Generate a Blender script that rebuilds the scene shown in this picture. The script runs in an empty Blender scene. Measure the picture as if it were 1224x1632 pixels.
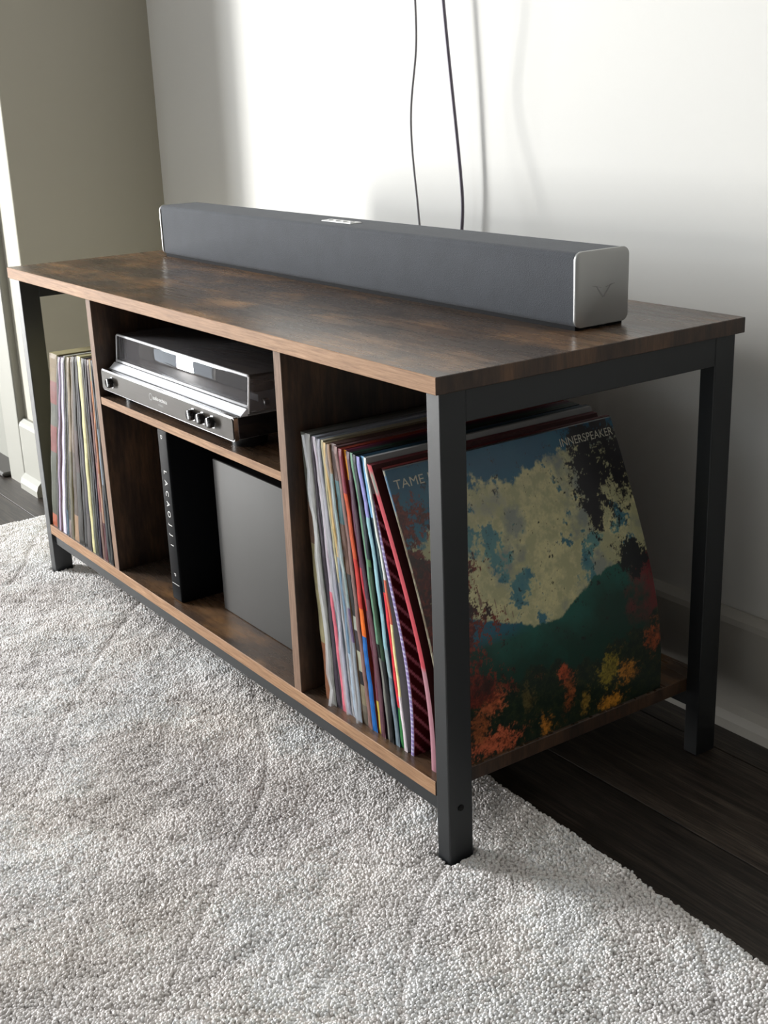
import bpy, bmesh, math, random
import numpy as np
from mathutils import Matrix, Vector

random.seed(7)
rng = np.random.default_rng(11)
sc = bpy.context.scene
col = sc.collection

# ------------------------------------------------------------------ camera
cd = bpy.data.cameras.new('camera')
cam = bpy.data.objects.new('camera', cd)
col.objects.link(cam)
cr, cu, cf = (0.57734559, 0.81566655, -0.03688011), (-0.24008279, 0.21276063, 0.94715002), (-0.78040523, 0.53797861, -0.31866392)
cam.matrix_world = Matrix(((cr[0], cu[0], -cf[0], 0.839392), (cr[1], cu[1], -cf[1], -0.637401), (cr[2], cu[2], -cf[2], 0.732662), (0, 0, 0, 1)))
cd.sensor_fit = 'VERTICAL'
cd.sensor_height = 24.0
cd.lens = 24.0 * 2006.306 / 1632.0
cd.clip_start = 0.02
sc.camera = cam

# ------------------------------------------------------------------ world, lights, exposure
w = bpy.data.worlds.new('world')
sc.world = w
w.use_nodes = True
w.node_tree.nodes['Background'].inputs[0].default_value = (0.80, 0.90, 1.0, 1)
w.node_tree.nodes['Background'].inputs[1].default_value = 3.0
sc.view_settings.view_transform = 'Standard'
sc.view_settings.look = 'None'
sc.view_settings.gamma = 1.0
sc.view_settings.exposure = 0.08
sc.view_settings.use_curve_mapping = False
sc.cycles.use_denoising = True
sc.cycles.max_bounces = 8
sc.cycles.diffuse_bounces = 5
sc.cycles.sample_clamp_indirect = 6.0


def area(name, loc, rot, sx, sy, energy, color):
    l = bpy.data.lights.new(name, 'AREA')
    l.shape = 'RECTANGLE'
    l.size, l.size_y, l.energy, l.color = sx, sy, energy, color
    o = bpy.data.objects.new(name, l)
    o.location, o.rotation_euler = loc, rot
    col.objects.link(o)
    return o


# daylight through the tall glass door in the far left wall (x = -3.6)
# (the sunlit terrace fills its lower part and is brighter than the sky above it)
area('daylight_terrace', (-3.66, -1.75, 0.40), (0, -math.pi / 2, 0), 0.70, 0.34, 150.0, (1.0, 0.985, 0.955))
area('daylight_sky', (-3.66, -1.75, 1.60), (0, -math.pi / 2, 0), 1.40, 1.30, 208.0, (0.95, 0.975, 1.0))
# weak fill lamp added behind the camera, at an unseen window
area('rear_fill', (-1.6, -5.56, 1.45), (math.pi / 2, 0, 0), 1.5, 1.3, 3.0, (0.86, 0.93, 1.0))

# ------------------------------------------------------------------ measures
L, D, H, TT = 1.0648, 0.40, 0.4976, 0.016
IX, IY, WX, WY = 0.0056, 0.0077, 0.0193, 0.0294
ZB, TB, YB = 0.0905, 0.0156, 0.0073
D1, D2, TD = -0.7698, -0.2732, 0.0151
ZM, TM = 0.3467, 0.0105
YW = 0.4651
XA, YA = -1.4749, 0.1646          # outer corner of the wall that boxes the niche


# ------------------------------------------------------------------ helpers
def mat(name, color=(0.5, 0.5, 0.5), rough=0.5, metal=0.0, build=None, **kw):
    m = bpy.data.materials.new(name)
    m.use_nodes = True
    b = m.node_tree.nodes['Principled BSDF']
    b.inputs['Base Color'].default_value = (*color, 1)
    b.inputs['Roughness'].default_value = rough
    b.inputs['Metallic'].default_value = metal
    for k, v in kw.items():
        b.inputs[k.replace('_', ' ')].default_value = v
    if build:
        build(m.node_tree, b)
    return m


def nd(nt, t, **kw):
    n = nt.nodes.new(t)
    for k, v in kw.items():
        if k.startswith('i_'):
            n.inputs[k[2:].replace('_', ' ')].default_value = v
        else:
            setattr(n, k, v)
    return n


def noise(nt, scale, detail=4, rough=0.55, stretch=(1, 1, 1), coord='Object', rnd=False):
    tc = nd(nt, 'ShaderNodeTexCoord')
    mp = nd(nt, 'ShaderNodeMapping')
    mp.inputs['Scale'].default_value = stretch
    nt.links.new(tc.outputs[coord], mp.inputs[0])
    if rnd:
        oi = nd(nt, 'ShaderNodeObjectInfo')
        vm = nd(nt, 'ShaderNodeVectorMath', operation='SCALE')
        cx = nd(nt, 'ShaderNodeCombineXYZ')
        for k in range(3):
            nt.links.new(oi.outputs['Random'], cx.inputs[k])
        nt.links.new(cx.outputs[0], vm.inputs[0])
        vm.inputs['Scale'].default_value = 37.0
        nt.links.new(vm.outputs[0], mp.inputs['Location'])
    n = nd(nt, 'ShaderNodeTexNoise')
    n.inputs['Scale'].default_value = scale
    n.inputs['Detail'].default_value = detail
    n.inputs['Roughness'].default_value = rough
    nt.links.new(mp.outputs[0], n.inputs['Vector'])
    return n.outputs['Fac']


def ramp(nt, fac, stops):
    r = nd(nt, 'ShaderNodeValToRGB')
    e = r.color_ramp.elements
    while len(e) < len(stops):
        e.new(0.5)
    for k, (p, c) in enumerate(stops):
        e[k].position = p
        e[k].color = (*c, 1)
    nt.links.new(fac, r.inputs[0])
    return r.outputs[0]


def mix(nt, fac, a, b, mode='MIX'):
    m = nd(nt, 'ShaderNodeMixRGB', blend_type=mode)
    for k, x in ((0, fac), (1, a), (2, b)):
        if isinstance(x, (int, float)):
            m.inputs[k].default_value = x
        elif isinstance(x, tuple):
            m.inputs[k].default_value = (*x, 1)
        else:
            nt.links.new(x, m.inputs[k])
    return m.outputs[0]


def bump(nt, b, h, strength=0.2, dist=0.001):
    n = nd(nt, 'ShaderNodeBump')
    n.inputs['Strength'].default_value = strength
    n.inputs['Distance'].default_value = dist
    nt.links.new(h, n.inputs['Height'])
    nt.links.new(n.outputs[0], b.inputs['Normal'])


def box(bm, x0, x1, y0, y1, z0, z1, bev=0.0, seg=2, only=None):
    g = bmesh.ops.create_cube(bm, size=1.0)
    vs = g['verts']
    for v in vs:
        v.co = Vector(((x0 + x1) / 2 + v.co.x * (x1 - x0), (y0 + y1) / 2 + v.co.y * (y1 - y0), (z0 + z1) / 2 + v.co.z * (z1 - z0)))
    if bev:
        es = {e for v in vs for e in v.link_edges}
        if only:
            ax = 'xyz'.index(only)
            es = {e for e in es if abs((e.verts[0].co - e.verts[1].co)[ax]) > 1e-7}
        bmesh.ops.bevel(bm, geom=list(es), offset=bev, segments=seg, affect='EDGES', profile=0.5, clamp_overlap=True)
    return bm


def cyl(bm, c, r, h, axis='z', n=32, r2=None, bev=0):
    r2 = r if r2 is None else r2
    g = bmesh.ops.create_cone(bm, cap_ends=True, cap_tris=False, segments=n, radius1=r, radius2=r2, depth=h)
    M = Matrix.Translation(c)
    if axis == 'y':
        M = M @ Matrix.Rotation(math.pi / 2, 4, 'X')
    if axis == 'x':
        M = M @ Matrix.Rotation(math.pi / 2, 4, 'Y')
    bmesh.ops.transform(bm, matrix=M, verts=g['verts'])
    if bev:
        es = {e for v in g['verts'] for e in v.link_edges if len(e.link_faces) == 2 and any(len(f.verts) > 4 for f in e.link_faces)}
        bmesh.ops.bevel(bm, geom=list(es), offset=bev, segments=3, affect='EDGES', profile=0.5)
    return bm


def new():
    return bmesh.new()


def wloc(o):
    v = Vector((0, 0, 0))
    while o:
        v += o.location
        o = o.parent
    return v


def obj(name, bm, mats, parent=None, origin=None, smooth=False, kind=None, angle=None):
    if not isinstance(mats, (list, tuple)):
        mats = [mats]
    off = Vector(origin) if origin is not None else Vector((0, 0, 0))
    if isinstance(bm, bpy.types.Mesh):
        me = bm
    else:
        base = off if parent is None else (off if origin is not None else wloc(parent))
        bmesh.ops.translate(bm, vec=-base, verts=bm.verts)
        me = bpy.data.meshes.new(name)
        bm.to_mesh(me)
        bm.free()
    for m in mats:
        me.materials.append(m)
    o = bpy.data.objects.new(name, me)
    col.objects.link(o)
    if parent:
        o.parent = parent
        o.location = (off - wloc(parent)) if origin is not None else (0, 0, 0)
    else:
        o.location = off
    if smooth:
        me.polygons.foreach_set('use_smooth', [True] * len(me.polygons))
        try:
            me.set_sharp_from_angle(angle=math.radians(angle or 35))
        except Exception:
            pass
    if kind:
        o['kind'] = kind
    return o


def tag(o, label, cat, group=None):
    o['label'] = label
    o['category'] = cat
    if group:
        o['group'] = group
    return o


def thing(name, label, cat, loc, group=None):
    o = bpy.data.objects.new(name, None)
    o.empty_display_size = 0.05
    o.location = loc
    col.objects.link(o)
    return tag(o, label, cat, group)


def face_mats(me, fn):
    for p in me.polygons:
        p.material_index = fn(p.normal, p.center)


def fbm(shape, beta=1.6, seed=0, lo=0, aniso=(1, 1)):
    """tileable fractal noise, zero mean and unit deviation"""
    r = np.random.default_rng(seed)
    fy = np.fft.fftfreq(shape[0])[:, None] * shape[0] * aniso[0]
    fx = np.fft.fftfreq(shape[1])[None, :] * shape[1] * aniso[1]
    f = np.sqrt(fx * fx + fy * fy)
    f[0, 0] = 1
    a = f ** (-beta)
    a[f < lo] = 0
    z = np.fft.ifft2(np.fft.fft2(r.standard_normal(shape)) * a).real
    return (z - z.mean()) / z.std()


def blur_noise(shape, sig, seed):
    """noise with features of about sig cells"""
    r = np.random.default_rng(seed)
    fy = np.fft.fftfreq(shape[0])[:, None]
    fx = np.fft.fftfreq(shape[1])[None, :]
    g = np.exp(-2 * (math.pi * sig) ** 2 * (fx * fx + fy * fy))
    z = np.fft.ifft2(np.fft.fft2(r.standard_normal(shape)) * g).real
    return (z - z.mean()) / z.std()


def text_mesh(s, size, extrude=0.0, sx=1.0, sp=1.0):
    c = bpy.data.curves.new('text', 'FONT')
    c.body = s
    c.size = size
    c.extrude = extrude
    c.space_character = sp
    c.align_x = 'LEFT'
    o = bpy.data.objects.new('text', c)
    col.objects.link(o)
    dg = bpy.context.evaluated_depsgraph_get()
    dg.update()
    me = bpy.data.meshes.new_from_object(o.evaluated_get(dg))
    bpy.data.objects.remove(o)
    bpy.data.curves.remove(c)
    bm = new()
    bm.from_mesh(me)
    bpy.data.meshes.remove(me)
    for v in bm.verts:
        v.co.x *= sx
    return bm


def tube(name, pts, r, m, parent=None, res=8):
    c = bpy.data.curves.new(name, 'CURVE')
    c.dimensions = '3D'
    s = c.splines.new('NURBS')
    s.points.add(len(pts) - 1)
    for p, q in zip(s.points, pts):
        p.co = (*q, 1)
    s.use_endpoint_u = True
    s.order_u = 4
    s.resolution_u = 10
    c.bevel_depth = r
    c.bevel_resolution = 3
    c.use_fill_caps = True
    o = bpy.data.objects.new(name, c)
    col.objects.link(o)
    dg = bpy.context.evaluated_depsgraph_get()
    dg.update()
    me = bpy.data.meshes.new_from_object(o.evaluated_get(dg))
    bpy.data.objects.remove(o)
    me.materials.clear()
    me.materials.append(m)
    me.name = name
    me.polygons.foreach_set('use_smooth', [True] * len(me.polygons))
    o = bpy.data.objects.new(name, me)
    col.objects.link(o)
    if parent:
        o.parent = parent
        o.location = -wloc(parent)
    return o


# ------------------------------------------------------------------ materials
def wall_build(nt, b):
    f = noise(nt, 900, 3)
    bump(nt, b, f, 0.08, 0.0005)
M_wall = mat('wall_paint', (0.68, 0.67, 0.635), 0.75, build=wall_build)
M_wall2 = mat('wall_paint_dimmed', (0.40, 0.38, 0.315), 0.75, build=wall_build)  # wall paint darkened to stand in for weaker light on this wall
M_trim = mat('trim_paint', (0.47, 0.45, 0.405), 0.5)
M_wall3 = mat('wall_paint_far', (0.13, 0.125, 0.115), 0.8)
M_trim_dim = mat('trim_paint_dimmed', (0.27, 0.265, 0.23), 0.5)  # trim colour darkened in place of shade around the doorway
M_ceil = mat('ceiling_paint', (0.32, 0.315, 0.30), 0.9)
M_door = mat('door_paint_dimmed', (0.22, 0.22, 0.19), 0.5)  # door colour lowered as well, shade put into the paint
M_dark = mat('dark_threshold', (0.05, 0.045, 0.04), 0.5)


def plank_build(nt, b):
    g = noise(nt, 9, 8, 0.6, (0.6, 9, 9), rnd=True)
    g2 = noise(nt, 60, 5, 0.7, (0.35, 8, 8), rnd=True)
    oi = nd(nt, 'ShaderNodeObjectInfo')
    c = ramp(nt, g, [(0.3, (0.018, 0.013, 0.010)), (0.5, (0.040, 0.031, 0.025)), (0.7, (0.085, 0.069, 0.056))])
    c2 = ramp(nt, g2, [(0.42, (0.45, 0.45, 0.45)), (0.62, (1.5, 1.45, 1.4))])
    c = mix(nt, 1.0, c, c2, 'MULTIPLY')
    v = ramp(nt, oi.outputs['Random'], [(0, (0.8, 0.8, 0.8)), (1, (1.25, 1.2, 1.15))])
    nt.links.new(mix(nt, 1.0, c, v, 'MULTIPLY'), b.inputs['Base Color'])
    bump(nt, b, g2, 0.25, 0.0008)
M_plank = mat('dark_oak', (0.05, 0.04, 0.03), 0.42, build=plank_build)
M_sub = mat('subfloor', (0.02, 0.016, 0.013), 0.8)


def top_build(nt, b):
    g = noise(nt, 5.5, 6, 0.6, (1.0, 2.6, 2.6))
    g2 = noise(nt, 20, 6, 0.6, (0.55, 6, 6))
    bl = noise(nt, 6.5, 5, 0.6, (1, 1.7, 1.7))
    c = ramp(nt, g, [(0.33, (0.040, 0.024, 0.014)), (0.47, (0.11, 0.062, 0.034)), (0.57, (0.23, 0.125, 0.058)), (0.70, (0.34, 0.195, 0.092))])
    c2 = ramp(nt, g2, [(0.36, (0.78, 0.76, 0.74)), (0.62, (1.12, 1.1, 1.08))])
    c = mix(nt, 1.0, c, c2, 'MULTIPLY')
    d = ramp(nt, bl, [(0.42, (0, 0, 0)), (0.6, (1, 1, 1))])
    c = mix(nt, d, c, (0.065, 0.045, 0.033))
    nt.links.new(c, b.inputs['Base Color'])
    r = ramp(nt, g2, [(0.3, (0.22, 0.22, 0.22)), (0.7, (0.33, 0.33, 0.33))])
    nt.links.new(r, b.inputs['Roughness'])
    bump(nt, b, g2, 0.04, 0.0003)
M_top = mat('rustic_board', (0.1, 0.06, 0.03), 0.36, build=top_build)


def edge_build(nt, b):
    g = noise(nt, 30, 6, 0.7, (0.7, 14, 14))
    g2 = noise(nt, 5, 4, 0.6, (1, 3, 3))
    c = ramp(nt, g, [(0.32, (0.19, 0.105, 0.057)), (0.5, (0.33, 0.19, 0.104)), (0.68, (0.47, 0.285, 0.165))])
    c = mix(nt, ramp(nt, g2, [(0.35, (0.0, 0.0, 0.0)), (0.65, (0.5, 0.5, 0.5))]), c, (0.22, 0.125, 0.075))
    nt.links.new(c, b.inputs['Base Color'])
M_edge = mat('board_edge_band', (0.25, 0.16, 0.11), 0.6, build=edge_build, Specular_IOR_Level=0.15)


def pan_build(nt, b):
    g = noise(nt, 7, 7, 0.62, (3.0, 3.0, 0.9))
    g2 = noise(nt, 30, 7, 0.7, (7, 7, 0.8))
    c = ramp(nt, g, [(0.35, (0.022, 0.013, 0.009)), (0.5, (0.055, 0.031, 0.019)), (0.68, (0.12, 0.065, 0.034))])
    c = mix(nt, 1.0, c, ramp(nt, g2, [(0.36, (0.6, 0.58, 0.56)), (0.62, (1.2, 1.15, 1.1))]), 'MULTIPLY')
    nt.links.new(c, b.inputs['Base Color'])
M_pan = mat('rustic_upright', (0.06, 0.035, 0.02), 0.45, build=pan_build)


def edgev_build(nt, b):
    g = noise(nt, 30, 6, 0.7, (14, 14, 0.7))
    c = ramp(nt, g, [(0.32, (0.13, 0.078, 0.052)), (0.5, (0.20, 0.125, 0.085)), (0.68, (0.28, 0.18, 0.125))])
    nt.links.new(c, b.inputs['Base Color'])
M_edgev = mat('upright_edge_band', (0.25, 0.16, 0.11), 0.6, build=edgev_build, Specular_IOR_Level=0.15)


def steel_build(nt, b):
    bump(nt, b, noise(nt, 1500, 2), 0.12, 0.0003)
M_steel = mat('black_powder_coat', (0.0085, 0.0105, 0.012), 0.50, build=steel_build, Specular_IOR_Level=0.6)
M_screw = mat('black_screw', (0.01, 0.01, 0.01), 0.3, 0.8)


def fabric_build(nt, b):
    tc = nd(nt, 'ShaderNodeTexCoord')
    v = nd(nt, 'ShaderNodeTexVoronoi')
    v.inputs['Scale'].default_value = 900
    nt.links.new(tc.outputs['Object'], v.inputs['Vector'])
    bump(nt, b, v.outputs['Distance'], 0.5, 0.0006)
    f = noise(nt, 30, 4)
    nt.links.new(ramp(nt, f, [(0.3, (0.023, 0.027, 0.035)), (0.7, (0.031, 0.036, 0.046))]), b.inputs['Base Color'])
M_fabric = mat('speaker_cloth', (0.05, 0.056, 0.068), 0.85, build=fabric_build, Sheen_Weight=0.12)
M_silver = mat('brushed_aluminium', (0.34, 0.34, 0.33), 0.36, 0.55)
M_silverb = mat('button_strip', (0.72, 0.72, 0.72), 0.35, 0.4)
M_mark = mat('engraved_mark', (0.24, 0.24, 0.235), 0.45, 0.3)
M_rubber = mat('rubber', (0.006, 0.006, 0.007), 0.7, Specular_IOR_Level=0.1)
M_cable = mat('cable_sheath', (0.17, 0.15, 0.19), 0.45)  # black cable lightened, glare put into its colour
M_cable2 = mat('thin_cable_sheath', (0.26, 0.25, 0.26), 0.45)  # lightened for glare like the thicker cable


def gun_build(nt, b):
    f = noise(nt, 140, 3, 0.5, (0.15, 1, 6))
    nt.links.new(ramp(nt, f, [(0.3, (0.040, 0.034, 0.027)), (0.7, (0.048, 0.041, 0.034))]), b.inputs['Base Color'])
M_gun = mat('gunmetal_front', (0.05, 0.045, 0.04), 0.4, 0.0, build=gun_build, Specular_IOR_Level=0.12)
M_chrome = mat('polished_edge', (0.85, 0.85, 0.86), 0.12, 1.0)
M_gloss = mat('gloss_black_plastic', (0.010, 0.010, 0.012), 0.10, Coat_Weight=0.5)
M_black = mat('satin_black_plastic', (0.006, 0.0065, 0.0075), 0.38, Specular_IOR_Level=0.35)
M_case = mat('black_card_case', (0.004, 0.0045, 0.0055), 0.55, Specular_IOR_Level=0.06)
M_plinth = mat('plinth_top', (0.50, 0.50, 0.51), 0.30, 0.25)
def acryl():
    m = bpy.data.materials.new('clear_acrylic')
    m.use_nodes = True
    nt = m.node_tree
    nt.nodes.clear()
    out = nd(nt, 'ShaderNodeOutputMaterial')
    t = nd(nt, 'ShaderNodeBsdfTransparent'); t.inputs[0].default_value = (0.86, 0.86, 0.88, 1)
    g = nd(nt, 'ShaderNodeBsdfGlossy'); g.inputs['Roughness'].default_value = 0.015
    f = nd(nt, 'ShaderNodeFresnel'); f.inputs['IOR'].default_value = 1.5
    mx = nd(nt, 'ShaderNodeMixShader')
    nt.links.new(f.outputs[0], mx.inputs[0]); nt.links.new(t.outputs[0], mx.inputs[1]); nt.links.new(g.outputs[0], mx.inputs[2])
    df = nd(nt, 'ShaderNodeBsdfDiffuse'); df.inputs[0].default_value = (0.9, 0.86, 0.88, 1)
    m2 = nd(nt, 'ShaderNodeMixShader'); m2.inputs[0].default_value = 0.055
    nt.links.new(mx.outputs[0], m2.inputs[1]); nt.links.new(df.outputs[0], m2.inputs[2])
    nt.links.new(m2.outputs[0], out.inputs['Surface'])
    return m
M_acryl = acryl()
M_glint = mat('white_edge_glint', (0.93, 0.93, 0.95), 0.2)  # white painted highlight for the clear cover's edges
M_white = mat('white_print', (0.72, 0.72, 0.70), 0.5)
M_bezel = mat('whitened_bezel', (0.80, 0.81, 0.84), 0.30, 0.0)  # near white to imitate the bright reflection on the strip
M_platter = mat('platter_metal', (0.45, 0.45, 0.46), 0.25, 1.0)
M_felt = mat('felt_mat', (0.02, 0.02, 0.02), 0.9)


def panel_build(nt, b):
    f = noise(nt, 5, 3, 0.5)
    nt.links.new(ramp(nt, f, [(0.3, (0.058, 0.056, 0.053)), (0.7, (0.064, 0.062, 0.059))]), b.inputs['Base Color'])
M_panel = mat('grey_speaker_front', (0.105, 0.103, 0.10), 0.62, 0.0, build=panel_build, Specular_IOR_Level=0.25)


def print_build(nt, b):
    a = nd(nt, 'ShaderNodeAttribute')
    a.attribute_name = 'Col'
    nt.links.new(a.outputs['Color'], b.inputs['Base Color'])
M_print = mat('printed_card', (0.5, 0.5, 0.5), 0.5, build=print_build, Specular_IOR_Level=0.2)
M_printg = mat('printed_card_gloss', (0.5, 0.5, 0.5), 0.28, build=print_build)
M_letter = mat('cover_lettering', (0.55, 0.53, 0.43), 0.45)
M_film = mat('clear_film', (0.85, 0.87, 0.9), 0.12, Alpha=0.34)


def rug_build(nt, b):
    a = nd(nt, 'ShaderNodeAttribute')
    a.attribute_name = 'Col'
    f = noise(nt, 420, 4, 0.7)
    c = mix(nt, 1.0, a.outputs['Color'], ramp(nt, f, [(0.32, (0.80, 0.79, 0.78)), (0.66, (1.08, 1.08, 1.08))]), 'MULTIPLY')
    nt.links.new(c, b.inputs['Base Color'])
    bump(nt, b, noise(nt, 600, 3, 0.7), 0.35, 0.0008)
M_rug = mat('rug_pile', (0.6, 0.57, 0.54), 0.95, build=rug_build, Sheen_Weight=0.35, Sheen_Roughness=0.5)

# ------------------------------------------------------------------ the room
XL, XR, YF, ZC = -3.60, 4.20, -5.50, 2.60
b_ = new(); box(b_, XL - 0.2, XR + 0.2, YF - 0.2, 0.8, -0.12, -0.0015)
floor = obj('floor', b_, M_sub, kind='structure')
# planks of the floor run along x
PW, PL = 0.152, 1.21
bmw = new(); box(bmw, -PL / 2 + 0.0006, PL / 2 - 0.0006, -PW / 2 + 0.0006, PW / 2 - 0.0006, -0.0015, 0.0, 0.0007, 1)
pm = bpy.data.meshes.new('plank'); bmw.to_mesh(pm); bmw.free(); pm.materials.append(M_plank)
rows = int((0.80 - YF) / PW) + 1
n_p = 0
for r in range(rows):
    y = 0.70 - (r + 0.5) * PW
    if y < -2.6:
        break
    off = random.uniform(0, PL)
    x = XL - PL + off
    while x - PL / 2 < XR:
        if x + PL / 2 > XL:
            o = bpy.data.objects.new('plank', pm)
            o.location = (x, y, 0)
            o.parent = floor
            col.objects.link(o)
            n_p += 1
        x += PL

b_ = new(); box(b_, XL - 0.2, XR + 0.2, YF - 0.2, 0.8, ZC, ZC + 0.1)
obj('ceiling', b_, M_ceil, kind='structure')
b_ = new(); box(b_, XA - 0.05, XR + 0.2, YW, YW + 0.15, 0, ZC)
obj('wall_back', b_, M_wall, kind='structure')
# wall that juts out beside the niche, with the doorway in it
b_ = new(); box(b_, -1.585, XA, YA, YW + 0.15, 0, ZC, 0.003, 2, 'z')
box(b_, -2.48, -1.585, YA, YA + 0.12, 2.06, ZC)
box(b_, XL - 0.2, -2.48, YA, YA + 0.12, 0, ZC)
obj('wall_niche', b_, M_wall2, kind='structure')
# far left wall with the tall glazed opening
b_ = new()
box(b_, XL - 0.15, XL, YF, -2.42, 0, ZC)
box(b_, XL - 0.15, XL, -1.08, YA, 0, ZC)
box(b_, XL - 0.15, XL, -2.42, -1.08, 2.34, ZC)
obj('wall_left', b_, M_wall, kind='structure')
b_ = new(); box(b_, XR, XR + 0.15, YF, YW, 0, ZC)
obj('wall_right', b_, M_wall3, kind='structure')
b_ = new()
box(b_, XL - 0.15, -2.40, YF - 0.05, YF, 0, ZC); box(b_, -0.8, XR + 0.15, YF - 0.05, YF, 0, ZC)
box(b_, -2.40, -0.8, YF - 0.05, YF, 0, 0.75); box(b_, -2.40, -0.8, YF - 0.05, YF, 2.15, ZC)
obj('wall_front', b_, M_wall3, kind='structure')
b_ = new()
for z in (0.75, 2.11):
    box(b_, -2.40, -0.80, YF - 0.04, YF + 0.01, z, z + 0.04)
for x in (-2.40, -1.62, -0.84):
    box(b_, x, x + 0.04, YF - 0.04, YF + 0.01, 0.75, 2.15)
obj('window_1', b_, M_trim, kind='structure')
b_ = new()
for z in (0.0, 2.30):
    box(b_, XL - 0.10, XL + 0.01, -2.42, -1.08, z, z + 0.05)
for y in (-2.42, -1.12):
    box(b_, XL - 0.10, XL + 0.01, y, y + 0.04, 0.0, 2.34)
obj('door_2', b_, M_trim, kind='structure')


def baseboard(name, x0, x1, yface, m=None):
    prof = [(0, 0), (-0.026, 0), (-0.026, 0.012), (-0.0225, 0.022), (-0.0165, 0.028), (-0.0145, 0.030), (-0.0145, 0.128), (-0.0125, 0.1345), (-0.006, 0.1417), (0, 0.1417)]
    bm = new()
    a = [bm.verts.new((x0, yface + p[0], p[1])) for p in prof]
    c = [bm.verts.new((x1, yface + p[0], p[1])) for p in prof]
    n = len(prof)
    for k in range(n):
        bm.faces.new((a[k], a[(k + 1) % n], c[(k + 1) % n], c[k]))
    bm.faces.new(a[::-1]); bm.faces.new(c)
    bmesh.ops.recalc_face_normals(bm, faces=bm.faces)
    return obj(name, bm, m or M_trim, kind='structure')


baseboard('baseboard_back', XA, XR, YW)
baseboard('baseboard_niche', -1.565, XA + 0.001, YA, M_trim_dim)
# baseboard on the side face of the niche wall
b_ = new(); box(b_, XA, XA + 0.0145, YA + 0.001, YW - 0.0145, 0, 0.1417, 0.003, 2)
obj('baseboard_niche_side', b_, M_trim, kind='structure')
# door casing and door
b_ = new()
box(b_, -1.655, -1.562, YA - 0.016, YA + 0.10, 0, 2.12, 0.006, 3, 'z')
box(b_, -2.56, -1.562, YA - 0.016, YA + 0.10, 2.05, 2.12, 0.004, 2, 'x')
box(b_, -2.56, -2.47, YA - 0.016, YA + 0.10, 0, 2.12, 0.006, 3, 'z')
obj('trim_1', b_, M_trim_dim, kind='structure')
b_ = new(); box(b_, -2.47, -1.660, YA + 0.022, YA + 0.062, 0.008, 2.05, 0.002, 1)
door = obj('door_1', b_, M_door, kind='structure')
b_ = new(); cyl(b_, (-2.40, YA + 0.018, 1.0), 0.028, 0.008, 'y', 24); cyl(b_, (-2.40, YA, 1.0), 0.010, 0.04, 'y', 16)
box(b_, -2.41, -2.29, YA - 0.028, YA - 0.014, 0.99, 1.01, 0.004, 2)
obj('door_handle', b_, M_silver, door)
b_ = new(); box(b_, -2.47, -1.66, YA - 0.03, YA + 0.10, 0.0, 0.010, 0.003, 1)
obj('threshold', b_, M_dark, door)


# ------------------------------------------------------------------ rug
def mesh_np(name, co, q, colr, m, smooth=True, tri=None):
    me = bpy.data.meshes.new(name)
    n4 = len(q); n3 = 0 if tri is None else len(tri)
    li = q.ravel() if tri is None else np.concatenate([q.ravel(), tri.ravel()])
    ls = np.arange(0, n4 * 4, 4); lt = np.full(n4, 4)
    if n3:
        ls = np.concatenate([ls, n4 * 4 + np.arange(0, n3 * 3, 3)]); lt = np.concatenate([lt, np.full(n3, 3)])
    me.vertices.add(len(co)); me.vertices.foreach_set('co', co.astype(np.float32).ravel())
    me.loops.add(len(li)); me.loops.foreach_set('vertex_index', li.astype(np.int32))
    me.polygons.add(n4 + n3); me.polygons.foreach_set('loop_start', ls.astype(np.int32)); me.polygons.foreach_set('loop_total', lt.astype(np.int32))
    me.update(calc_edges=True)
    if smooth:
        me.polygons.foreach_set('use_smooth', np.ones(n4 + n3, bool))
    ca = me.color_attributes.new('Col', 'FLOAT_COLOR', 'POINT')
    ca.data.foreach_set('color', np.concatenate([colr, np.ones((len(colr), 1))], -1).astype(np.float32).ravel())
    me.materials.append(m)
    return me


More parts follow.
